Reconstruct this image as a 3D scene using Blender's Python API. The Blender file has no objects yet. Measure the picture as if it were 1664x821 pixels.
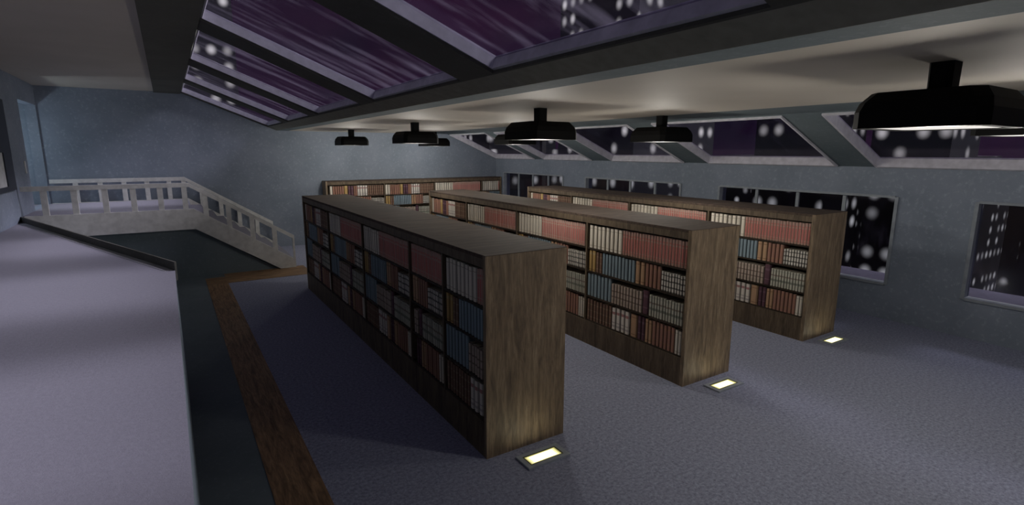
import bpy, bmesh, math, random
from mathutils import Vector, Matrix
R = math.radians
scn = bpy.context.scene
C = scn.collection

# ------------------------------------------------------------------ camera
CAMH = 2.9
cam_d = bpy.data.cameras.new('camera')
cam = bpy.data.objects.new('camera', cam_d)
C.objects.link(cam)
F_PX, YAW, PITCH, ROLL = 870.287, R(32.4838), R(10.6786), R(-0.1254)
cam_d.sensor_fit = 'HORIZONTAL'
cam_d.sensor_width = 36.0
cam_d.lens = 36.0 * F_PX / 1664.0
cam_d.clip_start = 0.02
cam_d.clip_end = 2000
fw = Vector((math.sin(YAW) * math.cos(PITCH), math.cos(YAW) * math.cos(PITCH), -math.sin(PITCH)))
rt = Vector((math.cos(YAW), -math.sin(YAW), 0))
up = rt.cross(fw)
rt2 = rt * math.cos(ROLL) - up * math.sin(ROLL)
up2 = rt * math.sin(ROLL) + up * math.cos(ROLL)
M = Matrix((rt2, up2, -fw)).transposed().to_4x4()
M.translation = Vector((0, 0, CAMH))
cam.matrix_world = M
scn.camera = cam

def project(p):
    d = Vector(p) - Vector((0, 0, CAMH))
    D = d.dot(fw)
    if D < 0.05:
        return None
    return (832 + F_PX * d.dot(rt2) / D, 410.5 - F_PX * d.dot(up2) / D)

# ------------------------------------------------------------------ world, light, exposure
scn.view_settings.view_transform = 'Standard'
scn.view_settings.look = 'None'
scn.view_settings.exposure = 0.0
scn.view_settings.gamma = 1.0
scn.view_settings.use_curve_mapping = False

MOON_DIR = Vector((0.72, -0.10, 0.66)).normalized()      # towards the moon
MOON_E = 4.4
GLOW_E = 0.17
LAMP_W = 52.0
LAMP_Z = 2.86
LAMP_COL = (1.0, 0.95, 0.87)
FLOOR_LIGHT = 11.0

w = bpy.data.worlds.new('night_sky')
scn.world = w
w.use_nodes = True
wn, wl = w.node_tree.nodes, w.node_tree.links
wn.clear()
wo = wn.new('ShaderNodeOutputWorld')
bg = wn.new('ShaderNodeBackground')
tc = wn.new('ShaderNodeTexCoord')
mp = wn.new('ShaderNodeMapping')
mp.inputs['Scale'].default_value = (2.2, 2.2, 5)
nz = wn.new('ShaderNodeTexNoise')
nz.inputs['Scale'].default_value = 1.6
nz.inputs['Detail'].default_value = 4
cr = wn.new('ShaderNodeValToRGB')
cr.color_ramp.elements[0].position = 0.35
cr.color_ramp.elements[0].color = (0.006, 0.003, 0.011, 1)
cr.color_ramp.elements[1].position = 0.68
cr.color_ramp.elements[1].color = (0.024, 0.006, 0.024, 1)
wl.new(tc.outputs['Generated'], mp.inputs['Vector'])
wl.new(mp.outputs[0], nz.inputs['Vector'])
wl.new(nz.outputs['Fac'], cr.inputs['Fac'])
wl.new(cr.outputs['Color'], bg.inputs['Color'])
bg.inputs['Strength'].default_value = 1.0
wl.new(bg.outputs[0], wo.inputs['Surface'])

def sun(name, toward, energy, color, angle):
    l = bpy.data.lights.new(name, 'SUN')
    l.energy, l.color, l.angle = energy, color, angle
    o = bpy.data.objects.new(name, l)
    C.objects.link(o)
    o.rotation_euler = Vector(toward).to_track_quat('Z', 'Y').to_euler()
    o.location = Vector(toward) * 60
    return o
sun('moon', MOON_DIR, MOON_E, (0.96, 0.95, 1.0), R(24.0))
sun('city_glow', (0.25, -0.45, 0.75), GLOW_E, (0.58, 0.62, 1.0), R(120))

# ------------------------------------------------------------------ helpers
def empty(name, loc, rz=0.0):
    o = bpy.data.objects.new(name, None)
    o.empty_display_size = 0.1
    C.objects.link(o)
    o.location = loc
    o.rotation_euler = (0, 0, rz)
    return o

def tag(o, label, cat, group=None):
    o['label'] = label
    o['category'] = cat
    if group:
        o['group'] = group
    return o

def struct(o):
    o['kind'] = 'structure'
    return o

class MB:
    def __init__(s):
        s.bm = bmesh.new()
    def box(s, x0, x1, y0, y1, z0, z1, mi=0, bev=0.0):
        x0, x1 = min(x0, x1), max(x0, x1)
        y0, y1 = min(y0, y1), max(y0, y1)
        z0, z1 = min(z0, z1), max(z0, z1)
        b = s.bm
        v = [b.verts.new(p) for p in ((x0, y0, z0), (x1, y0, z0), (x1, y1, z0), (x0, y1, z0),
                                      (x0, y0, z1), (x1, y0, z1), (x1, y1, z1), (x0, y1, z1))]
        fs = []
        for q in ((0, 3, 2, 1), (4, 5, 6, 7), (0, 1, 5, 4), (1, 2, 6, 5), (2, 3, 7, 6), (3, 0, 4, 7)):
            f = b.faces.new([v[i] for i in q])
            f.material_index = mi
            fs.append(f)
        if bev > 0:
            es = list({e for f in fs for e in f.edges})
            bmesh.ops.bevel(b, geom=es, offset=bev, segments=2, affect='EDGES', profile=0.6)
        return s
    def prism(s, poly, z0, z1, mi_top=0, mi_side=0, axis='z'):
        # poly: CCW list of 2-D points; axis z: (x,y) extruded in z; axis y: (x,z) extruded in y
        b = s.bm
        def pt(p, h):
            return (p[0], p[1], h) if axis == 'z' else (p[0], h, p[1])
        a = [b.verts.new(pt(p, z0)) for p in poly]
        c = [b.verts.new(pt(p, z1)) for p in poly]
        n = len(poly)
        f = b.faces.new(a[::-1]); f.material_index = mi_side
        f = b.faces.new(c); f.material_index = mi_top
        for i in range(n):
            f = b.faces.new((a[i], a[(i + 1) % n], c[(i + 1) % n], c[i]))
            f.material_index = mi_side
        return s
    def loft(s, rings, mi=0, cap0=True, cap1=True):
        b = s.bm
        vs = [[b.verts.new(p) for p in r] for r in rings]
        n = len(rings[0])
        for k in range(len(vs) - 1):
            for i in range(n):
                f = b.faces.new((vs[k][i], vs[k][(i + 1) % n], vs[k + 1][(i + 1) % n], vs[k + 1][i]))
                f.material_index = mi
        if cap0:
            b.faces.new(vs[0][::-1]).material_index = mi
        if cap1:
            b.faces.new(vs[-1]).material_index = mi
        return s
    def build(s, name, mats, parent=None, smooth=False):
        me = bpy.data.meshes.new(name)
        bmesh.ops.recalc_face_normals(s.bm, faces=s.bm.faces[:])
        s.bm.to_mesh(me)
        s.bm.free()
        if not isinstance(mats, (list, tuple)):
            mats = [mats]
        for m in mats:
            me.materials.append(m)
        if smooth:
            for p in me.polygons:
                p.use_smooth = True
        o = bpy.data.objects.new(name, me)
        C.objects.link(o)
        if parent:
            o.parent = parent
        return o

def copy_tree(o, parent=None):
    c = o.copy()
    C.objects.link(c)
    if parent:
        c.parent = parent
    for ch in o.children:
        copy_tree(ch, c)
    return c

# ------------------------------------------------------------------ materials
class MT:
    def __init__(s, name, rough=0.8, spec=0.25):
        s.m = bpy.data.materials.new(name)
        s.m.use_nodes = True
        s.n, s.l = s.m.node_tree.nodes, s.m.node_tree.links
        s.p = s.n['Principled BSDF']
        s.p.inputs['Roughness'].default_value = rough
        s.p.inputs['Specular IOR Level'].default_value = spec
        s.out = s.n['Material Output']
    def node(s, t, **kw):
        n = s.n.new(t)
        for k, v in kw.items():
            if k in n.inputs:
                n.inputs[k].default_value = v
            else:
                setattr(n, k, v)
        return n
    def coords(s, scale=(1, 1, 1), kind='Object', rot=(0, 0, 0)):
        t = s.node('ShaderNodeTexCoord')
        m = s.node('ShaderNodeMapping')
        m.inputs['Scale'].default_value = scale
        m.inputs['Rotation'].default_value = rot
        s.l.new(t.outputs[kind], m.inputs['Vector'])
        return m.outputs[0]
    def noise(s, vec, scale=5, detail=4, rough=0.5, dist=0.0):
        n = s.node('ShaderNodeTexNoise')
        n.inputs['Scale'].default_value = scale
        n.inputs['Detail'].default_value = detail
        n.inputs['Roughness'].default_value = rough
        n.inputs['Distortion'].default_value = dist
        s.l.new(vec, n.inputs['Vector'])
        return n.outputs['Fac']
    def ramp(s, fac, stops):
        r = s.node('ShaderNodeValToRGB')
        el = r.color_ramp.elements
        while len(el) < len(stops):
            el.new(0.5)
        for e, (p, c) in zip(el, stops):
            e.position = p
            e.color = (*c, 1) if len(c) == 3 else c
        s.l.new(fac, r.inputs['Fac'])
        return r.outputs['Color']
    def mix(s, a, b, fac, mode='MIX'):
        m = s.node('ShaderNodeMix', data_type='RGBA', blend_type=mode)
        for sock, v in ((m.inputs[6], a), (m.inputs[7], b), (m.inputs[0], fac)):
            if hasattr(v, 'links') or hasattr(v, 'is_linked'):
                s.l.new(v, sock)
            elif isinstance(v, (tuple, list)):
                sock.default_value = (*v, 1)
            else:
                sock.default_value = v
        return m.outputs[2]
    def math(s, op, a, b=0.0, c=0.0):
        m = s.node('ShaderNodeMath', operation=op)
        for i, v in enumerate((a, b, c)):
            if hasattr(v, 'is_linked'):
                s.l.new(v, m.inputs[i])
            else:
                m.inputs[i].default_value = v
        return m.outputs[0]
    def color(s, c):
        if hasattr(c, 'is_linked'):
            s.l.new(c, s.p.inputs['Base Color'])
        else:
            s.p.inputs['Base Color'].default_value = (*c, 1)
        return s
    def bump(s, h, strength=0.3, dist=0.01):
        b = s.node('ShaderNodeBump')
        b.inputs['Strength'].default_value = strength
        b.inputs['Distance'].default_value = dist
        s.l.new(h, b.inputs['Height'])
        s.l.new(b.outputs[0], s.p.inputs['Normal'])
        return s

def plaster(name, c0, c1, c2):
    t = MT(name, 0.85, 0.2)
    v = t.coords()
    a = t.noise(v, 1.3, 3, 0.6)
    b = t.noise(v, 15, 4, 0.75)
    base = t.ramp(a, [(0.3, c0), (0.7, c1)])
    spk = t.ramp(b, [(0.54, (0, 0, 0)), (0.70, (1, 1, 1))])
    t.color(t.mix(base, c2, t.math('MULTIPLY', spk, 0.6)))
    t.bump(b, 0.25, 0.01)
    return t.m

M_wall = plaster('blue_grey_plaster', (0.20, 0.235, 0.285), (0.25, 0.285, 0.345), (0.36, 0.42, 0.49))
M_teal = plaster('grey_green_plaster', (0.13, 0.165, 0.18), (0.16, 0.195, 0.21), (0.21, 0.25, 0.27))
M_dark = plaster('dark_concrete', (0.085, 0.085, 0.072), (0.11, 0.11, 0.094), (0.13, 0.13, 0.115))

def mk_beige():
    t = MT('cream_ceiling_paint', 0.7, 0.3)
    v = t.coords()
    a = t.noise(v, 0.8, 3)
    t.color(t.ramp(a, [(0.3, (0.52, 0.475, 0.40)), (0.7, (0.58, 0.53, 0.455))]))
    return t.m
M_beige = mk_beige()

def mk_carpet(name, lo, hi, big):
    t = MT(name, 0.95, 0.05)
    v = t.coords()
    a = t.noise(v, 30, 5, 0.9)
    b = t.noise(v, 0.7, 4)
    c = t.ramp(a, [(0.32, lo), (0.68, hi)])
    c = t.mix(c, big, t.math('MULTIPLY', b, 0.45))
    t.color(c)
    t.bump(a, 0.5, 0.01)
    return t.m
M_carpet = mk_carpet('blue_grey_carpet', (0.085, 0.095, 0.135), (0.50, 0.53, 0.68), (0.29, 0.30, 0.385))
M_mezz = mk_carpet('pale_violet_carpet', (0.23, 0.228, 0.262), (0.30, 0.298, 0.338), (0.28, 0.275, 0.305))

def wood(name, dark, mid, light, stretch, scale=1.0, rough=0.55):
    t = MT(name, rough, 0.3)
    v = t.coords(stretch)
    a = t.noise(v, 6 * scale, 5, 0.6, 0.9)
    b = t.noise(v, 26 * scale, 3, 0.6, 0.2)
    c = t.ramp(a, [(0.3, dark), (0.5, mid), (0.72, light)])
    c = t.mix(c, dark, t.math('MULTIPLY', t.ramp(b, [(0.45, (0, 0, 0)), (0.62, (1, 1, 1))]), 0.45))
    t.color(c)
    t.bump(b, 0.15, 0.004)
    return t.m
WD = ((0.115, 0.086, 0.060), (0.25, 0.183, 0.118), (0.38, 0.29, 0.19))
M_wood_v = wood('walnut_upright_grain', *WD, (2.2, 2.2, 0.28))
M_wood_h = wood('walnut_lengthwise_grain', *WD, (2.2, 0.28, 2.2))
M_wood_x = wood('walnut_crosswise_grain', *WD, (0.28, 2.2, 2.2))
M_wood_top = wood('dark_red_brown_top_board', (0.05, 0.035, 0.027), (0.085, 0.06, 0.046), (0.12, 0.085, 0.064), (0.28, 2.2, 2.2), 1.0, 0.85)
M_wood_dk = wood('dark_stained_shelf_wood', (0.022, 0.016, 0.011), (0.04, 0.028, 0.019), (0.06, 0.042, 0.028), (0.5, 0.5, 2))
M_wood_f = wood('walnut_shaded_front_trim', (0.06, 0.045, 0.031), (0.135, 0.10, 0.066), (0.20, 0.152, 0.10), (2.2, 2.2, 0.28))  # darker copy of the walnut, shade of the case fronts put into the colour
M_strip = wood('oak_floor_border', (0.10, 0.060, 0.030), (0.27, 0.165, 0.085), (0.42, 0.26, 0.135), (3.0, 0.35, 3.0))
M_strip_x = wood('oak_floor_border_crosswise', (0.10, 0.060, 0.030), (0.27, 0.165, 0.085), (0.42, 0.26, 0.135), (0.35, 3.0, 3.0))

def plain(name, c, rough=0.6, spec=0.3, metal=0.0, var=0.12):
    t = MT(name, rough, spec)
    v = t.coords()
    a = t.noise(v, 9, 3)
    t.color(t.ramp(a, [(0.3, tuple(x * (1 - var) for x in c)), (0.7, tuple(min(1, x * (1 + var)) for x in c))]))
    t.p.inputs['Metallic'].default_value = metal
    return t.m
M_white = plain('white_painted_wood', (0.60, 0.60, 0.575), 0.55)
M_frame = plain('pale_violet_frame_paint', (0.60, 0.59, 0.64), 0.5)
M_wframe = plain('grey_window_frame_paint', (0.27, 0.30, 0.33), 0.45)
M_black = plain('black_enamel', (0.004, 0.004, 0.004), 0.6, 0.12)
M_steel = plain('steel_blue_metal', (0.34, 0.38, 0.42), 0.45, 0.4)
M_olive = plain('olive_bezel_metal', (0.13, 0.13, 0.07), 0.5)
M_ledge = plain('pale_outdoor_stone', (0.17, 0.155, 0.20), 0.9)
M_sill = plain('olive_grey_sill', (0.25, 0.245, 0.195), 0.8)
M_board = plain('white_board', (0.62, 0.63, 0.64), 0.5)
M_bframe = plain('navy_black_frame', (0.03, 0.035, 0.05), 0.5)
M_plate = plain('pale_plate', (0.6, 0.6, 0.58), 0.4)

def emis(name, c, strength, edge=None):
    t = MT(name)
    e = t.node('ShaderNodeEmission')
    e.inputs['Color'].default_value = (*c, 1)
    e.inputs['Strength'].default_value = strength
    t.l.new(e.outputs[0], t.out.inputs['Surface'])
    return t, e
M_diff = emis('lit_white_diffuser', (1.0, 0.96, 0.9), 0.9)[0].m

def mk_floorglass():
    t, e = emis('lit_yellow_glass', (1, 0.95, 0.75), FLOOR_LIGHT)
    v = t.coords((1, 1, 1))
    sx = t.node('ShaderNodeSeparateXYZ')
    t.l.new(v, sx.inputs[0])
    ax = t.math('MAXIMUM', t.math('DIVIDE', t.math('ABSOLUTE', sx.outputs[0]), 0.175),
                t.math('DIVIDE', t.math('ABSOLUTE', sx.outputs[1]), 0.062))
    c = t.ramp(ax, [(0.40, (1.0, 0.96, 0.76)), (0.78, (0.14, 0.13, 0.062)), (1.0, (0.035, 0.032, 0.010))])
    t.l.new(c, e.inputs['Color'])
    return t.m
M_fglass = mk_floorglass()

def mk_glass(name, rot, tint=(0.88, 0.86, 0.92), amount=0.30, base=0.02):
    t = MT(name)
    tr = t.node('ShaderNodeBsdfTransparent')
    tr.inputs['Color'].default_value = (*tint, 1)
    gl = t.node('ShaderNodeBsdfGlossy')
    gl.inputs['Roughness'].default_value = 0.12
    gl.inputs['Color'].default_value = (0.8, 0.8, 0.9, 1)
    df = t.node('ShaderNodeBsdfTranslucent')
    df.inputs['Color'].default_value = (0.55, 0.50, 0.64, 1)
    v = t.coords((0.22, 3.2, 1.0), 'Object', rot)
    a = t.noise(v, 1.6, 5, 0.62, 0.2)
    st = t.ramp(a, [(0.5, (0, 0, 0)), (0.78, (1, 1, 1))])  # pale streaks stretched across the pane
    fac = t.math('ADD', t.math('MULTIPLY', st, amount), base)
    m1 = t.node('ShaderNodeMixShader')
    t.l.new(fac, m1.inputs[0])
    t.l.new(tr.outputs[0], m1.inputs[1])
    t.l.new(df.outputs[0], m1.inputs[2])
    m2 = t.node('ShaderNodeMixShader')
    m2.inputs[0].default_value = 0.045
    t.l.new(m1.outputs[0], m2.inputs[1])
    t.l.new(gl.outputs[0], m2.inputs[2])
    t.l.new(m2.outputs[0], t.out.inputs['Surface'])
    return t.m
M_sky_glass = mk_glass('streaked_glass', (0, 0, R(18)), amount=0.10, base=0.003)
M_win_glass = mk_glass('night_window_glass', (R(90), R(35), 0), (0.7, 0.7, 0.76), 0.06, 0.004)

G0_ = -55.0
# ------------------------------------------------------------------ room shell
XL, XR = -2.55, 10.45       # left and right walls
YN, YB = -6.0, 17.55        # near and back walls
ZC = 3.5                    # flat ceiling
ZU = 4.45                   # upper ceiling over the mezzanine
SX0, SX1 = 0.49, 2.86       # first roof slope
TX0, TX1 = 8.45, 10.45      # second roof slope
ZW = 2.65                   # top of right wall

struct(MB().box(0.90, XR, YN, 13.2, -0.2, 0).box(2.72, XR, 13.2, YB, -0.2, 0).box(0.90, 2.72, 14.32, YB, -0.2, 0).box(-0.40, 0.90, 14.40, YB, -0.2, 0)
       .build('floor', M_carpet))
struct(MB().box(-0.40, 0.49, YN, 14.40, -0.2, 0.0).box(0.49, 0.90, 13.90, 14.40, -0.2, 0.0).build('trim_1', M_teal))
strip = MB()
strip.box(0.49, 0.90, YN, 13.2, -0.2, 0.006)
struct(strip.build('trim_2', M_strip))
struct(MB().box(0.49, 2.72, 13.2, 13.90, -0.2, 0.006).box(0.90, 2.72, 13.90, 14.32, -0.2, 0.004).build('trim_3', M_strip_x))
# mezzanine
mz = 1.5
struct(MB().prism([(XL, YN), (-0.04, YN), (-0.04, 7.39), (XL, 14.13)], 0, mz, 0, 1).build('mezzanine_floor', [M_mezz, M_teal]))
dv = Vector((XL + 0.04, 14.13 - 7.39, 0)).normalized()
nv = Vector((-dv.y, dv.x, 0))
A0 = Vector((-0.04, 7.39, 0))
B0 = Vector((XL, 14.13, 0))
def quad_strip(w0, w1, a=A0, b=B0):
    n2 = Vector((dv.y, -dv.x, 0))       # outwards, to the right of the edge
    return [a + n2 * w0, a + n2 * w1, b + n2 * w1, b + n2 * w0]
q = quad_strip(0.0, 0.022)
struct(MB().prism([(p.x, p.y) for p in q], mz - 0.12, mz + 0.105).build('trim_4', M_dark))
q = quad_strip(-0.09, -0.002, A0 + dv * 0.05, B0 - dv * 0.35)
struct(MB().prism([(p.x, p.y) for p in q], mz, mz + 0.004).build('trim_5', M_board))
# landing behind the mezzanine, wall below it
LZ = 1.6
struct(MB().box(XL, 0.40, 14.30, YB, LZ - 0.2, LZ - 0.01).build('landing_floor', M_mezz))

# walls
def wall_holes_x(name, x0, x1, y0, y1, z0, z1, holes, mat):
    """wall in the yz plane between x0 and x1 with rectangular holes (ya, yb, za, zb)"""
    m = MB()
    cur = y0
    for ya, yb, za, zb in sorted(holes):
        m.box(x0, x1, cur, ya, z0, z1)
        if za > z0:
            m.box(x0, x1, ya, yb, z0, za)
        if zb < z1:
            m.box(x0, x1, ya, yb, zb, z1)
        cur = yb
    m.box(x0, x1, cur, y1, z0, z1)
    return struct(m.build(name, mat))

WZ0, WZ1 = 0.62, 2.15
wins = [(4.18 + 4.62 * k, 7.72 + 4.62 * k) for k in (2, 1, 0, -1)]
wins = [(a, min(b, 17.0)) for a, b in wins]
wall_holes_x('wall_right', XR, XR + 0.25, YN, YB, 0, ZW, [(a, b, WZ0, WZ1) for a, b in wins], M_wall)
# left wall with a doorway on to the landing
wall_holes_x('wall_left', XL - 0.2, XL, YN, YB, 0, ZU + 0.3, [(15.6, 17.5, LZ - 0.01, 3.98)], M_wall)
# back wall: follows the roof profile
bw = MB()
bw.prism([(-4.8, 0), (XR + 0.25, 0), (XR + 0.25, ZW), (TX0, ZC), (SX1, ZC), (SX0, ZU), (SX0, ZU + 0.3), (-4.8, ZU + 0.3)],
         YB, YB + 0.25, 0, 0, 'y')
struct(bw.build('wall_back', M_wall))
struct(MB().box(XL - 0.2, XR + 0.25, YN - 0.25, YN, 0, ZU + 0.3).build('wall_near', M_wall))
# corridor behind the doorway
struct(MB().box(-4.8, XL - 0.2, 15.4, 15.6, LZ - 0.2, 4.3).box(-5.0, -4.8, 15.4, YB, LZ - 0.2, 4.3).build('wall_corridor', M_wall))
struct(MB().box(-4.8, XL, 15.6, YB, LZ - 0.2, LZ - 0.02).build('corridor_floor', M_mezz))
struct(MB().box(-4.8, XL - 0.2, 15.6, YB, 4.1, 4.3).build('corridor_ceiling', M_beige))

# ceilings
struct(MB().box(XL, -0.115, YN, YB, ZU, ZU + 0.25).build('ceiling_mezzanine', M_beige))
struct(MB().box(-0.115, SX0, YN, YB, ZU - 0.03, ZU + 0.30).build('beam', M_dark))
BX0, BX1 = 3.20, 7.15
struct(MB().box(BX0, BX1, YN, YB, ZC, ZC + 0.3).build('ceiling', M_beige))
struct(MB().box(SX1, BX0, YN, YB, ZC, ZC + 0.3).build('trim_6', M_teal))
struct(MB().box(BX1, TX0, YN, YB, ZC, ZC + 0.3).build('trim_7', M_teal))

# roof slopes with glazed openings
S1 = (ZU - ZC) / (SX1 - SX0)
S2 = (ZC - ZW) / (TX1 - TX0)
def slope_pt(x, side, h=0.0):
    """point on the underside of a slope at x, h metres out along the normal"""
    if side == 0:
        z, s = ZU - S1 * (x - SX0), S1
    else:
        z, s = ZC - S2 * (x - TX0), S2
    n = Vector((s, 0, 1)).normalized()
    return Vector((x, 0, z)) + n * h
def slope_slab(m, side, xa, xb, y0, y1, h0, h1, mi=0):
    pa, pb = slope_pt(xa, side, h0), slope_pt(xb, side, h0)
    pc, pd = slope_pt(xb, side, h1), slope_pt(xa, side, h1)
    m.prism([(pa.x, pa.z), (pb.x, pb.z), (pc.x, pc.z), (pd.x, pd.z)], y0, y1, mi, mi, 'y')
panes = [(-5.2, -2.35), (-1.75, 1.02), (1.70, 4.42), (5.06, 7.80), (8.40, 11.20), (11.85, 14.32), (14.95, 17.40)]
panes2 = [(-5.0, -2.35), (-1.75, 1.25), (1.85, 4.56), (5.20, 8.02), (8.72, 11.20), (12.05, 14.40), (14.95, 17.45)]
TH = 0.15
win_no = 0
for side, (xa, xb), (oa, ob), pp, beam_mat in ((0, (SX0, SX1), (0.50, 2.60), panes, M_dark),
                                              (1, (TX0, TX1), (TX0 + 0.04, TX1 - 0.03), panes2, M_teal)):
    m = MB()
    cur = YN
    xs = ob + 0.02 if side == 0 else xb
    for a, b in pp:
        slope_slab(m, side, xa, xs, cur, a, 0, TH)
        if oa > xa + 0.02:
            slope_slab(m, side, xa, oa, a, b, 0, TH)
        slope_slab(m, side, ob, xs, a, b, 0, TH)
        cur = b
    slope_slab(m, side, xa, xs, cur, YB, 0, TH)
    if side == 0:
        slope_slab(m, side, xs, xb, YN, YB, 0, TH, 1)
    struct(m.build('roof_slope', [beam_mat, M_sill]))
    # linings, and glass
    for a, b in pp:
        if b < -1:
            continue
        win_no += 1
        root = MB()
        t = 0.018 if side == 0 else 0.035
        hb = 0.03 if side == 0 else -0.03
        slope_slab(root, side, oa, ob, a, a + t, hb, TH)
        slope_slab(root, side, oa, ob, b - t, b, hb, TH)
        slope_slab(root, side, oa, oa + t, a + t, b - t, hb, TH)
        slope_slab(root, side, ob - t - 0.012, ob, a + t, b - t, hb, TH)
        fr = struct(root.build('window_%d' % win_no, M_frame))
        g = MB()
        slope_slab(g, side, oa + t, ob - t - 0.012, a + t, b - t, TH - 0.022, TH - 0.010)
        g.build('glass', M_sky_glass, fr)

# windows in the right wall
for a, b in wins:
    win_no += 1
    f = MB()
    x0, x1 = XR - 0.03, XR + 0.13
    t = 0.03
    f.box(x0, x1, a - 0.02, a + t, WZ0, WZ1).box(x0, x1, b - t, b + 0.02, WZ0, WZ1)
    f.box(x0, x1, a + t, b - t, WZ0 - 0.02, WZ0 + t * 0.8).box(x0, x1, a + t, b - t, WZ1 - t * 0.6, WZ1 + 0.02)
    fr = struct(f.build('window_%d' % win_no, M_wframe))
    g = MB()
    g.box(XR + 0.085, XR + 0.097, a + t, b - t, WZ0 + 0.04, WZ1 - 0.03)
    g.build('glass', M_win_glass, fr)
    n = 4
    for k in range(1, n):
        yk = a + (b - a) * k / n
        MB().box(XR + 0.05, XR + 0.085, yk - 0.03, yk + 0.03, WZ0 + 0.04, WZ1 - 0.03).build('mullion', M_wframe, fr)
# outside ledge under the windows
struct(MB().box(XR + 0.25, XR + 1.5, YN, YB + 0.2, 0.30, 0.52).build('trim_8', M_ledge))

# unseen slab on posts, added to keep moonlight off the main floor
cn = MB().box(11.0, 17.0, YN - 8, YB + 6, 5.8, 5.98)
for py in (YN - 7.8, YB + 5.8):
    cn.box(11.1, 11.35, py - 0.12, py + 0.12, G0_, 5.8).box(16.65, 16.9, py - 0.12, py + 0.12, G0_, 5.8)
struct(cn.build('moonlight_blocker', M_dark))

# ------------------------------------------------------------------ staircase and railings
st = tag(empty('staircase', (1.4, 15.8, 0)), 'white sided staircase with white railings running down from landing along back wall', 'staircase')
def child(o, parent):
    o.parent = parent
    o.matrix_parent_inverse = Matrix.Translation(-Vector(parent.location))
    return o
FX, FZ = 0.42, 1.60
EX, EZ = 2.53, 0.20
def stringer(y0, y1, left):
    return MB().prism([(left, 1.135), (FX, 1.135), (2.17, 0.0), (EX, 0.0), (EX, EZ), (FX, FZ), (left, FZ)], y0, y1, 0, 0, 'y')
child(stringer(14.18, 14.26, -2.5).build('stringer', M_white), st)
child(stringer(17.40, 17.47, -2.5).build('stringer', M_white), st)
child(MB().prism([(XL + 0.01, 0.002), (2.10, 0.002), (0.42, 1.13), (XL + 0.01, 1.13)], 14.262, 14.298, 0, 0, 'y').build('base_panel', M_teal), st)
NS = 8
for k in range(NS):
    xa = FX + (EX - FX) * k / NS
    xb = FX + (EX - FX) * (k + 1) / NS
    zt = LZ - (k + 1) * LZ / (NS + 1)
    child(MB().box(xa, xb + 0.02, 14.345, 17.40, max(0.0, zt - 0.2), zt).build('step', M_mezz), st)

def sloped_rail(m, pts, h, y0, y1):
    top = [(x, z) for x, z in pts]
    bot = [(x, z - h) for x, z in pts][::-1]
    m.prism(bot[::-1] + top[::-1], y0, y1, 0, 0, 'y')
def rail_z(x):
    if x <= 0.37:
        return 2.19
    return 2.19 - (x - 0.37) * (2.19 - 0.815) / (2.53 - 0.37)
def base_z(x):
    if x <= FX:
        return FZ
    return FZ - (x - FX) * (FZ - EZ) / (EX - FX)
def railing(y, xs_post, x_left, wdt=0.07):
    m = MB()
    sloped_rail(m, [(x_left, rail_z(x_left)), (0.37, 2.19), (2.53, 0.815)], 0.095, y - wdt / 2, y + wdt / 2)
    r = child(m.build('handrail', M_white), st)
    def post(x, hw):
        p = MB().prism([(x - hw, base_z(x - hw)), (x + hw, base_z(x + hw)), (x + hw, rail_z(x + hw) - 0.095), (x - hw, rail_z(x - hw) - 0.095)],
                       y - 0.03, y + 0.03, 0, 0, 'y').build('post', M_white)
        p.parent = r
    for x in xs_post:
        post(x, 0.052)
    post(2.53 - 0.022, 0.022)
railing(14.22, [-2.16, -1.68, -1.17, -0.68, -0.19, 0.27, 0.66, 1.12, 1.60, 2.08], -2.5)
railing(17.435, [-2.0, -1.5, -1.0, -0.5, 0.0, 0.34, 0.75, 1.2, 1.65, 2.1], -2.5)

# panel and plate on the left wall
pb = tag(empty('wall_panel', (XL, 13.0, 2.2)), 'white panel in a wide dark frame on left wall, at photo edge', 'wall panel')
child(MB().box(XL, XL + 0.04, 13.44, 14.05, 2.15, 3.85).box(XL, XL + 0.04, 10.4, 13.44, 2.15, 2.24).box(XL, XL + 0.04, 10.4, 13.44, 2.86, 3.85)
      .box(XL, XL + 0.04, 10.0, 10.4, 2.15, 3.85).build('frame', M_bframe), pb)
child(MB().box(XL, XL + 0.02, 10.4, 13.44, 2.24, 2.86).build('board', M_board), pb)
sp = tag(MB().box(XL, XL + 0.015, 15.25, 15.33, 2.42, 2.68, 0, 0.004).build('switch_plate', M_plate),
         'thin pale switch plate on left wall beside the landing doorway', 'switch')

# ------------------------------------------------------------------ bookcases and books
H = 1.984
FLOORS = [1.500, 1.150, 0.765, 0.385]        # top faces of the shelves, top shelf first
CEILS = [1.862, 1.470, 1.120, 0.735]
SHELF_NAMES = ['top', 'second', 'third', 'bottom']
EP = 0.05                                    # end panel thickness
STD = [
    [('cream', 0.02, 0.385, 8, 0.335), ('red', 0.385, 0.995, 23, 0.340)],
    [('ochre', 0.02, 0.105, 2, 0.310), ('mottled', 0.105, 0.175, 2, 0.300), ('blue', 0.175, 0.52, 10, 0.310),
     ('tan', 0.52, 0.615, 2, 0.312), ('russet', 0.615, 0.76, 4, 0.310), ('striped', 0.76, 0.99, 10, 0.255)],
    [('blue', 0.01, 0.285, 7, 0.348), ('plaid', 0.285, 0.60, 10, 0.290), ('purple', 0.60, 0.665, 1, 0.335), ('sage', 0.665, 0.985, 13, 0.285)],
    [('mottled', 0.015, 0.30, 8, 0.325), ('banded', 0.30, 0.485, 4, 0.325), ('tan', 0.49, 0.565, 1, 0.325), ('purple', 0.565, 0.64, 2, 0.330),
     ('tan', 0.64, 0.705, 2, 0.325), ('russet', 0.705, 0.905, 6, 0.330), ('cream', 0.905, 0.99, 3, 0.315)],
]
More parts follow.
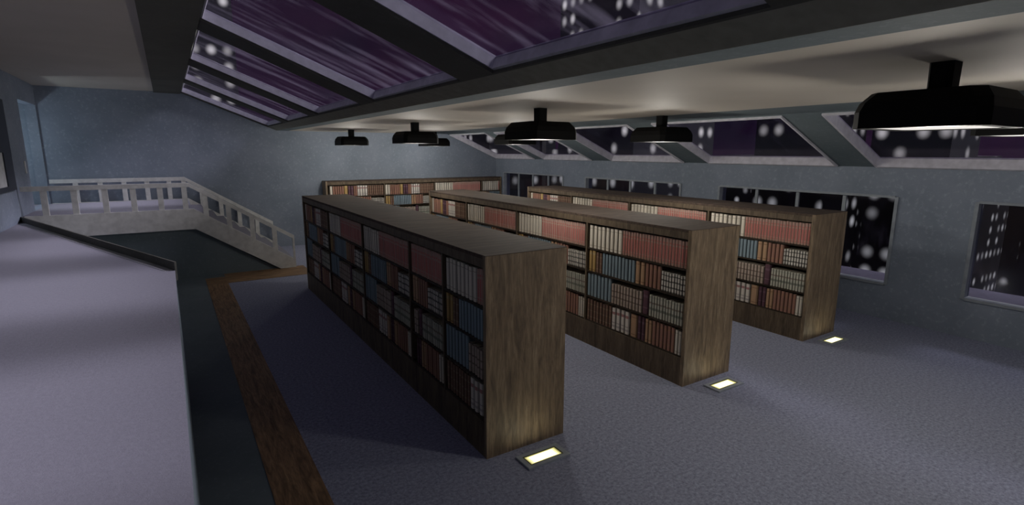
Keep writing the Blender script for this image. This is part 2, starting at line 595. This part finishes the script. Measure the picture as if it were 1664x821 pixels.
ALT_TOP = [('cream', 0.015, 0.11, 2, 0.325), ('russet', 0.11, 0.30, 5, 0.32), ('ochre', 0.30, 0.365, 1, 0.33), ('purple', 0.365, 0.46, 2, 0.325),
           ('russet', 0.46, 0.525, 2, 0.32), ('banded', 0.525, 0.70, 4, 0.325), ('mottled', 0.70, 0.985, 8, 0.325)]
ALT = [ALT_TOP] + STD[1:]
ALT2 = [ALT_TOP, STD[1], STD[2], STD[3]]

def book_mat(name, base, bands, var=0.18, edge=None, rough=0.6):
    """bands: (z0, z1, colour) in fractions of the spine height, painted as cross bands"""
    t = MT('book_' + name, rough, 0.3)
    geo = t.node('ShaderNodeNewGeometry')
    at = t.node('ShaderNodeAttribute')
    at.attribute_name = 'spine'
    z = t.node('ShaderNodeSeparateXYZ')
    t.l.new(at.outputs['Vector'], z.inputs[0])
    col = t.mix(base, tuple(x * 0.62 for x in base), t.math('MULTIPLY', geo.outputs['Random Per Island'], 1.0))
    v = t.coords((1, 1, 1))
    nzv = t.noise(v, 40, 3, 0.7)
    col = t.mix(col, tuple(min(1, x * 1.35) for x in base), t.math('MULTIPLY', nzv, var * 2))
    for z0, z1, c in bands:
        a = t.math('GREATER_THAN', z.outputs[2], z0)
        b = t.math('LESS_THAN', z.outputs[2], z1)
        col = t.mix(col, c, t.math('MULTIPLY', t.math('MULTIPLY', a, b), 0.85))
    edge = edge or tuple(x * 0.38 for x in base)  # default darkens the spine sides, painting the shade in gaps between books
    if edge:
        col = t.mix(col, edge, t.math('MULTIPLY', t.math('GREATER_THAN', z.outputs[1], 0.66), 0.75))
    t.color(col)
    return t.m
SM = {
    'cream': book_mat('cream', (0.794, 0.717, 0.602), [(0.10, 0.12, (0.35, 0.29, 0.22)), (0.86, 0.88, (0.35, 0.29, 0.22))]),
    'red': book_mat('red', (0.538, 0.186, 0.160), [(0.0, 0.10, (0.42, 0.26, 0.20)), (0.72, 0.78, (0.50, 0.33, 0.26)), (0.84, 1.0, (0.48, 0.32, 0.26)), (0.16, 0.19, (0.5, 0.34, 0.27))], 0.18, (0.56, 0.42, 0.36)),  # pale sides are a painted highlight on the rounded spines
    'ochre': book_mat('ochre', (0.512, 0.333, 0.128), [(0.05, 0.09, (0.2, 0.12, 0.05)), (0.8, 0.9, (0.5, 0.38, 0.2))]),
    'mottled': book_mat('mottled', (0.205, 0.122, 0.087), [(0.15, 0.2, (0.32, 0.24, 0.16)), (0.45, 0.5, (0.30, 0.22, 0.15)), (0.75, 0.8, (0.32, 0.24, 0.16))], 0.5),
    'blue': book_mat('blue', (0.256, 0.333, 0.378), [(0.12, 0.15, (0.30, 0.35, 0.38)), (0.55, 0.58, (0.25, 0.31, 0.35)), (0.85, 0.89, (0.27, 0.34, 0.38))]),
    'tan': book_mat('tan', (0.512, 0.320, 0.192), [(0.1, 0.13, (0.2, 0.1, 0.05)), (0.85, 0.88, (0.2, 0.1, 0.05))]),
    'russet': book_mat('russet', (0.371, 0.192, 0.141), [(0.2, 0.24, (0.38, 0.22, 0.12)), (0.8, 0.84, (0.38, 0.22, 0.12))]),
    'striped': book_mat('black_and_white', (0.704, 0.666, 0.589), [(0.0, 0.06, (0.10, 0.09, 0.08)), (0.22, 0.30, (0.09, 0.08, 0.08)), (0.52, 0.60, (0.11, 0.10, 0.09)), (0.80, 0.86, (0.1, 0.09, 0.08))], 0.18, (0.05, 0.045, 0.045)),
    'plaid': book_mat('plaid', (0.512, 0.410, 0.339), [(0.1, 0.2, (0.42, 0.35, 0.28)), (0.32, 0.38, (0.17, 0.12, 0.10)), (0.6, 0.66, (0.17, 0.12, 0.10)), (0.8, 0.9, (0.42, 0.35, 0.29))]),
    'purple': book_mat('purple', (0.122, 0.058, 0.077), [(0.25, 0.3, (0.2, 0.12, 0.14)), (0.7, 0.8, (0.17, 0.10, 0.13))]),
    'sage': book_mat('sage', (0.538, 0.525, 0.435), [(0.3, 0.42, (0.17, 0.19, 0.15)), (0.6, 0.68, (0.23, 0.17, 0.14)), (0.86, 0.94, (0.42, 0.41, 0.35))]),
    'banded': book_mat('white_banded', (0.768, 0.704, 0.627), [(0.12, 0.2, (0.42, 0.36, 0.36)), (0.30, 0.34, (0.4, 0.34, 0.34)), (0.70, 0.82, (0.40, 0.14, 0.14))]),
}
M_pages = plain('book_pages', (0.5, 0.45, 0.36), 0.9)
NAMES = {'cream': 'cream', 'red': 'red', 'ochre': 'ochre', 'mottled': 'dark mottled', 'blue': 'blue-grey', 'tan': 'tan', 'russet': 'russet',
         'striped': 'black-and-white banded', 'plaid': 'brown plaid', 'purple': 'dark purple', 'sage': 'sage-grey', 'banded': 'white pink-banded'}
DEP = 0.22
def add_book(bm, lay, wd, h, mi_c, mi_p, mat=None):
    """one book, spine towards -x at x=0, width along y, bottom at z=0"""
    g = wd * 0.44
    r = min(0.012, wd * 0.3)
    prof = [(0.008 + r * 0.6, -g), (0.004 + r * 0.1, -g * 0.72), (0.0, -g * 0.3), (0.0, g * 0.3), (0.004 + r * 0.1, g * 0.72), (0.008 + r * 0.6, g), (DEP, g), (DEP, -g)]
    tm = mat or Matrix()
    rings = []
    for z in (0.0, h):
        rr = []
        for x, y in prof:
            v = bm.verts.new(tm @ Vector((x, y, z)))
            v[lay] = Vector((0, abs(y) / g, z / h))
            rr.append(v)
        rings.append(rr)
    n = len(prof)
    for i in range(n):
        f = bm.faces.new((rings[0][i], rings[1][i], rings[1][(i + 1) % n], rings[0][(i + 1) % n]))
        f.material_index = mi_c
    for rr in (rings[0], rings[1][::-1]):
        f = bm.faces.new(rr)
        f.material_index = mi_c
    # page block showing at the top and fore-edge
    p0, p1, q = -g * 0.78, g * 0.78, 0.004
    pv = [bm.verts.new(tm @ Vector(p)) for p in ((0.02, p0, h + 0.0), (DEP + 0.002, p0, h), (DEP + 0.002, p1, h), (0.02, p1, h),
                                                 (0.02, p0, h + 0.0015), (DEP + 0.002, p0, h + 0.0015), (DEP + 0.002, p1, h + 0.0015), (0.02, p1, h + 0.0015))]
    for qd in ((4, 5, 6, 7), (0, 1, 5, 4), (1, 2, 6, 5), (2, 3, 7, 6), (3, 0, 4, 7)):
        f = bm.faces.new([pv[i] for i in qd])
        f.material_index = mi_p

mesh_cache = {}
def book_mesh(style, wd, h):
    k = (style, round(wd, 4), round(h, 3))
    if k not in mesh_cache:
        bm = bmesh.new()
        lay = bm.verts.layers.float_vector.new('spine')
        add_book(bm, lay, wd, h, 0, 1)
        me = bpy.data.meshes.new('book')
        bm.to_mesh(me)
        bm.free()
        me.materials.append(SM[style])
        me.materials.append(M_pages)
        mesh_cache[k] = me
    return mesh_cache[k]

# a case: name, origin of its front-left-far corner, direction of the row (left to right as seen), length, depth, bays
ORD = ['', 'first', 'second', 'third', 'fourth', 'fifth', 'sixth', 'seventh', 'eighth', 'ninth', 'tenth', 'eleventh', 'twelfth', 'thirteenth',
       'fourteenth', 'fifteenth', 'sixteenth', 'seventeenth', 'eighteenth', 'nineteenth', 'twentieth', 'twenty-first', 'twenty-second', 'twenty-third', 'twenty-fourth']
all_books = []      # (area, style, wd, h, world matrix, info)
case_boxes = []
rng = random.Random(7)

def bookcase(label, px, py, rz, length, depth, bays, short, wood_len, has_back_books=False):
    """built in a local frame: front face at x=0 (facing -x), depth along +x, row along -y from 0 (left end) to -length"""
    root = tag(empty('bookcase', (px, py, 0), rz), label, 'bookcase', 'wooden bookcases')
    def part(m, name, mat):
        o = m.build(name, mat)
        o.parent = root
        return o
    part(MB().box(0, depth, -EP, 0, 0, H - 0.006), 'end_panel', M_wood_v)
    part(MB().box(0, depth, -length, -length + EP, 0, H - 0.006), 'end_panel', M_wood_v)
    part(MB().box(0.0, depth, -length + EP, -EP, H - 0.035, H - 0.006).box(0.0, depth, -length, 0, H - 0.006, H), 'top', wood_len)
    part(MB().box(0.0, 0.03, -length + EP, -EP, 1.865, H - 0.035), 'top_rail', M_wood_f)
    part(MB().box(0.0, 0.03, -length + EP, -EP, 0.0, 0.362), 'plinth', M_wood_f)
    bk = min(depth - 0.02, 0.30)
    part(MB().box(bk, depth - 0.0, -length + EP, -EP, 0.0, H - 0.035), 'back_panel', M_wood_v)
    for (s0, s1, t0, t1, layout, bname) in bays:
        if s1 < length - 0.01:
            part(MB().box(0.002, bk, -s1 - 0.014, -s1 + 0.014, 0.362, 1.865), 'divider', M_wood_f)
        a = s0 + (0.014 if s0 > 0.01 else EP)
        b = s1 - (0.014 if s1 < length - 0.01 else EP)
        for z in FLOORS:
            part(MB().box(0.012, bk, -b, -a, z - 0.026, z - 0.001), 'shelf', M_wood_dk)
        full = (s1 - s0) / (t1 - t0)
        for si, runs in enumerate(layout):
            for style, ta, tb, n, h in runs:
                wd = (tb - ta) * full / n
                items = []
                for k in range(n):
                    tcen = ta + (tb - ta) * (k + 0.5) / n
                    s = s0 + (tcen - t0) * full
                    if s - wd / 2 < a or s + wd / 2 > b:
                        continue
                    items.append(s)
                for k, s in enumerate(items):
                    hh = h - rng.choice((0.0, 0.0, 0.004, 0.008))
                    mw = Matrix.Translation((px, py, 0)) @ Matrix.Rotation(rz, 4, 'Z') @ Matrix.Translation((0.016 + rng.random() * 0.008, -s, FLOORS[si]))
                    all_books.append(dict(style=style, wd=wd, h=hh, mw=mw, right=len(items) - k, n=len(items), shelf=si, bay=bname, case=short, run=(round(ta, 2),)))
    if abs(rz) < 0.01:
        case_boxes.append((Vector((px, py - length, 0)), Vector((px + depth, py, H))))
    else:
        case_boxes.append((Vector((px, py, 0)), Vector((px + length, py + depth, H))))
    return root

def bays_from(far, cuts, names):
    out = []
    for (y0, y1, t0, t1, lay), nm in zip(cuts, names):
        out.append((far - y0, far - y1, t0, t1, lay, nm))
    return out
Y1, Y2, Y3 = 11.80, 11.82, 11.93
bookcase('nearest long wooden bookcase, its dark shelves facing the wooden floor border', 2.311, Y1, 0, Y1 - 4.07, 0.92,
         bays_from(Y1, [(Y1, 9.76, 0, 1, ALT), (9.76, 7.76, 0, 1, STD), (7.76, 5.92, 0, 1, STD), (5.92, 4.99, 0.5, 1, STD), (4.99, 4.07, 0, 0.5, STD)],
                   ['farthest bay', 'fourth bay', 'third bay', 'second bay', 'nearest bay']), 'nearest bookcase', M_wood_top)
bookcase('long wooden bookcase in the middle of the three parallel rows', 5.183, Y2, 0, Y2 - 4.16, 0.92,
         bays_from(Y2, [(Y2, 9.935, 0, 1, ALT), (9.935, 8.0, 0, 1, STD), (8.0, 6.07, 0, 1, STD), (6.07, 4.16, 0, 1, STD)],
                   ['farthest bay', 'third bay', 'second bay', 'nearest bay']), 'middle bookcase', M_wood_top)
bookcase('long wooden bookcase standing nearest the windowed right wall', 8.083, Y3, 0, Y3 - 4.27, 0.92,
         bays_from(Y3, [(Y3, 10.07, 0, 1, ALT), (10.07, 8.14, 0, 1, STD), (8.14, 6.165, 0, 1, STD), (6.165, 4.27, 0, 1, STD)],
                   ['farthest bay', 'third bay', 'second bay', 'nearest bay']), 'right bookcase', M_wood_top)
# along the back wall, facing the camera: local -x must point to world -y, local -y to world +x  -> rotate by +90 degrees
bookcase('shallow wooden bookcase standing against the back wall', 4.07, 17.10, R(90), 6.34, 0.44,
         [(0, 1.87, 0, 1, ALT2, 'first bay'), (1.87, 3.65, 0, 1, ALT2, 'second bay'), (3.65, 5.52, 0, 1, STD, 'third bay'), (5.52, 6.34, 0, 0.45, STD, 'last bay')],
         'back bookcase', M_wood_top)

def blocked(p):
    o = Vector((0, 0, CAMH))
    d = p - o
    for lo, hi in case_boxes:
        t0, t1 = 0.0, 0.985
        for i in range(3):
            if abs(d[i]) < 1e-9:
                if o[i] < lo[i] or o[i] > hi[i]:
                    t0 = 2
                continue
            a, b = (lo[i] - o[i]) / d[i], (hi[i] - o[i]) / d[i]
            if a > b:
                a, b = b, a
            t0, t1 = max(t0, a), min(t1, b)
        if t0 < t1 - 1e-4:
            return True
    return False
for bk in all_books:
    pts, vis = [], 0
    for fy in (-0.46, 0.46):
        for fz in (0, 1):
            pts.append(project(bk['mw'] @ Vector((0, fy * bk['wd'], fz * bk['h']))))
    for fz in (0.05, 0.35, 0.65, 0.95):
        p = bk['mw'] @ Vector((-0.03, 0, fz * bk['h']))
        pr = project(p)
        if pr and 0 < pr[0] < 1664 and 0 < pr[1] < 821 and not blocked(p):
            vis += 1
    bk['vis'] = vis / 4
    if any(p is None for p in pts):
        bk['area'] = 0
    else:
        a, b, c, d = pts[0], pts[1], pts[3], pts[2]
        ar = 0
        for p, q in ((a, b), (b, c), (c, d), (d, a)):
            ar += p[0] * q[1] - p[1] * q[0]
        bk['area'] = abs(ar) / 2 * bk['vis']
all_books.sort(key=lambda b: -b['area'])
NI = 300
for bk in all_books[:NI]:
    o = bpy.data.objects.new('book', book_mesh(bk['style'], bk['wd'], bk['h']))
    C.objects.link(o)
    o.matrix_world = bk['mw']
    nm = NAMES[bk['style']]
    if bk['n'] == 1:
        lab = 'single %s book on %s shelf, %s of %s' % (nm, SHELF_NAMES[bk['shelf']], bk['bay'], bk['case'])
    elif bk['right'] == 1:
        lab = 'rightmost %s book on %s shelf, %s of %s' % (nm, SHELF_NAMES[bk['shelf']], bk['bay'], bk['case'])
    else:
        lab = '%s %s book from right on %s shelf, %s of %s' % (ORD[bk['right']], nm, SHELF_NAMES[bk['shelf']], bk['bay'], bk['case'])
    bk['o'] = o
    bk['lab'] = lab
    tag(o, lab, 'book', 'books on the %s shelf of the %s' % (SHELF_NAMES[bk['shelf']], bk['case']))
# two tan runs on one bottom shelf: tell them apart
for bk in all_books[:NI]:
    if bk['style'] == 'tan' and bk['shelf'] == 3:
        if bk['run'][0] < 0.6:
            lab = 'tan book between the white and purple books, bottom shelf, %s of %s' % (bk['bay'], bk['case'])
        else:
            lab = '%s tan book right of purple books, bottom shelf, %s of %s' % ('right' if bk['right'] == 1 else 'left', bk['bay'], bk['case'])
        bk['o']['label'] = lab
bm = bmesh.new()
lay = bm.verts.layers.float_vector.new('spine')
styles = list(SM)
for bk in all_books[NI:]:
    add_book(bm, lay, bk['wd'], bk['h'], styles.index(bk['style']), len(styles), bk['mw'])
me = bpy.data.meshes.new('books')
bm.to_mesh(me)
bm.free()
for s in styles:
    me.materials.append(SM[s])
me.materials.append(M_pages)
o = bpy.data.objects.new('books', me)
C.objects.link(o)
tag(o, 'dense rows of small books on the farther bays of all four bookcases', 'books')
o['kind'] = 'stuff'

# ------------------------------------------------------------------ pendant lamps
def octa(s, c, z):
    h = s / 2
    return [(-h + c, -h, z), (h - c, -h, z), (h, -h + c, z), (h, h - c, z), (h - c, h, z), (-h + c, h, z), (-h, h - c, z), (-h, -h + c, z)]
def make_lamp():
    r = empty('pendant_lamp', (0, 0, ZC))
    MB().loft([octa(0.145, 0.012, 0.0), octa(0.14, 0.012, -0.20)]).build('stem', M_black, r)
    MB().loft([octa(0.62, 0.05, -0.422), octa(0.62, 0.05, -0.437), octa(0.78, 0.06, -0.437), octa(0.78, 0.06, -0.325), octa(0.75, 0.07, -0.262), octa(0.65, 0.07, -0.195), octa(0.16, 0.03, -0.188)]).build('shade', M_black, r)
    MB().loft([octa(0.60, 0.06, -0.4325), octa(0.60, 0.06, -0.4225)]).build('diffuser', M_diff, r)
    l = bpy.data.lights.new('lamp_light', 'POINT')
    l.energy, l.color, l.shadow_soft_size = LAMP_W, LAMP_COL, 0.12
    lo = bpy.data.objects.new('lamp_light', l)
    C.objects.link(lo)
    lo.parent = r
    lo.location = (0, 0, LAMP_Z - ZC)
    return r
LX = (4.52, 7.15)
LY = (1.63, 6.36, 10.95, 15.65)
LL = {(0, 0): 'large black pendant lamp closest to the camera at upper right',
      (1, 0): 'black pendant lamp cut by right photo edge behind the largest lamp',
      (0, 1): 'black pendant lamp hanging above nearest and middle bookcases at photo centre',
      (1, 1): 'black pendant lamp hanging between middle and right bookcases before sloped skylight',
      (0, 2): 'black pendant lamp second from left, in front of back wall',
      (1, 2): 'black pendant lamp mostly hidden behind the central pendant lamp',
      (0, 3): 'smallest leftmost black pendant lamp hanging near the back wall',
      (1, 3): 'small black pendant lamp partly hidden behind second lamp from left'}
proto = None
for i, x in enumerate(LX):
    for j, y in enumerate(LY):
        if proto is None:
            o = proto = make_lamp()
        else:
            o = copy_tree(proto)
        o.location = (x, y + (0.15 if i else 0), ZC)
        tag(o, LL[(i, j)], 'lamp', 'black pendant lamps')

# ------------------------------------------------------------------ floor lights at the ends of the bookcases
def make_floor_light():
    r = empty('floor_light', (0, 0, 0))
    m = MB()
    a, b, c, d, z = 0.240, 0.118, 0.192, 0.078, 0.020
    m.box(-a, a, -b, -d, 0, z).box(-a, a, d, b, 0, z).box(-a, -c, -d, d, 0, z).box(c, a, -d, d, 0, z)
    m.build('frame', M_steel, r)
    n = MB()
    e, f = 0.178, 0.064
    n.box(-c, c, -d, -f, 0, z - 0.002).box(-c, c, f, d, 0, z - 0.002).box(-c, -e, -f, f, 0, z - 0.002).box(e, c, -f, f, 0, z - 0.002)
    n.build('bezel', M_olive, r)
    MB().box(-e, e, -f, f, 0, z - 0.005).build('lamp_glass', M_fglass, r)
    return r
fproto = None
for x, y, lab in ((2.79, 3.815, 'lit rectangular floor light at foot of the nearest bookcase'),
                  (5.67, 3.915, 'lit rectangular floor light at foot of the middle bookcase'),
                  (8.53, 4.03, 'lit rectangular floor light at foot of the right bookcase')):
    if fproto is None:
        o = fproto = make_floor_light()
    else:
        o = copy_tree(fproto)
    o.location = (x, y, 0)
    tag(o, lab, 'floor light', 'floor lights by the bookcases')

# corridor lamp behind the doorway (unseen fitting, its light falls on the doorway wall)
cl = bpy.data.lights.new('corridor_light', 'POINT')
cl.energy, cl.color, cl.shadow_soft_size = 30, (0.75, 0.9, 1.0), 0.1
clo = bpy.data.objects.new('corridor_light', cl)
C.objects.link(clo)
clo.location = (-3.6, 16.2, 3.0)

# ------------------------------------------------------------------ the city outside
def tower_mat(name, body, cellw, cellh, lit, seed, bright):
    t = MT(name, 0.8, 0.2)
    tcn = t.node('ShaderNodeTexCoord')
    sp_ = t.node('ShaderNodeSeparateXYZ')
    t.l.new(tcn.outputs['Object'], sp_.inputs[0])
    u = t.math('DIVIDE', t.math('ADD', sp_.outputs[0], sp_.outputs[1]), cellw)
    v = t.math('DIVIDE', sp_.outputs[2], cellh)
    fu, fv = t.math('FRACT', u), t.math('FRACT', v)
    cb = t.node('ShaderNodeCombineXYZ')
    t.l.new(t.math('FLOOR', u), cb.inputs[0])
    t.l.new(t.math('FLOOR', v), cb.inputs[1])
    cb.inputs[2].default_value = seed
    wn_ = t.node('ShaderNodeTexWhiteNoise', noise_dimensions='3D')
    t.l.new(cb.outputs[0], wn_.inputs['Vector'])
    on = t.math('MULTIPLY', t.math('LESS_THAN', wn_.outputs['Value'], lit), t.math('ADD', 0.35, t.math('MULTIPLY', wn_.outputs['Value'], 0.65 / max(lit, 0.01))))
    du = t.math('ABSOLUTE', t.math('SUBTRACT', fu, 0.5))
    dv_ = t.math('ABSOLUTE', t.math('SUBTRACT', fv, 0.5))
    r2 = t.math('ADD', t.math('MULTIPLY', du, du), t.math('MULTIPLY', dv_, dv_))
    g = t.math('POWER', t.math('MAXIMUM', t.math('SUBTRACT', 1.0, t.math('MULTIPLY', r2, 5.0)), 0.0), 2.6)
    t.color(body)
    t.p.inputs['Emission Color'].default_value = (0.85, 0.85, 0.8, 1)
    t.l.new(t.math('MULTIPLY', t.math('MULTIPLY', on, g), bright), t.p.inputs['Emission Strength'])
    return t.m
TM = [tower_mat('night_tower_facade', (0.03, 0.03, 0.034), 2.7, 3.0, 0.50, 1.0, 0.8),
      tower_mat('night_tower_facade_sparse', (0.02, 0.02, 0.024), 2.9, 3.3, 0.42, 5.0, 0.7),
      tower_mat('night_tower_facade_grey', (0.07, 0.07, 0.078), 2.5, 3.0, 0.36, 9.0, 0.8),
      tower_mat('night_tower_facade_bright', (0.04, 0.04, 0.044), 2.3, 2.5, 0.75, 3.0, 0.9)]
G0 = -55.0
def tower(az, dist, wx, wy, top, mi, label, steps=2):
    a = R(az)
    x, y = dist * math.sin(a), dist * math.cos(a)
    root = tag(empty('skyscraper', (x, y, G0)), label, 'building', 'skyscrapers outside the windows')
    hgt = top - G0
    MB().box(-wx / 2, wx / 2, -wy / 2, wy / 2, 0, hgt * 0.86).build('shaft', TM[mi], root)
    MB().box(-wx * 0.40, wx * 0.40, -wy * 0.40, wy * 0.40, hgt * 0.86, hgt).build('crown', TM[mi], root)
    return root
tower(1.4, 110, 17, 17, 52, 3, 'lit tower seen through the far left end of the upper skylight')
tower(45, 110, 21, 21, 66, 2, 'broad grey lit tower rising above the nearest upper skylight pane')
tower(61, 105, 12, 12, 44, 0, 'lit tower left of the wide roof beam at right')
tower(69.5, 112, 11, 11, 44, 1, 'slim dark lit tower seen below the largest pendant lamp')
tower(81, 105, 14, 14, 44, 2, 'lit tower seen at far right photo edge')
tower(31.5, 140, 24, 24, 13, 1, 'distant dark lit tower seen beside the back corner')
for az_, d_, w_, mi_, lab_ in ((47, 200, 34, 1, 'low dark lit block seen through the far wall windows'),
                              (58.5, 190, 30, 0, 'low dark lit block seen through the third wall window from back'),
                              (70, 190, 30, 1, 'low dark lit block seen past the right bookcase end'),
                              (82, 180, 34, 2, 'low grey lit block seen through the nearest wall window'),
                              (95, 170, 34, 1, 'low dark lit block seen at the far right of nearest wall window')):
    tower(az_, d_, w_, w_, 2.0, mi_, lab_)
M_ground = plain('dark_city_ground', (0.03, 0.028, 0.036), 0.95)
struct(MB().box(-120, 320, -180, 320, G0 - 0.5, G0).build('city_ground', M_ground))
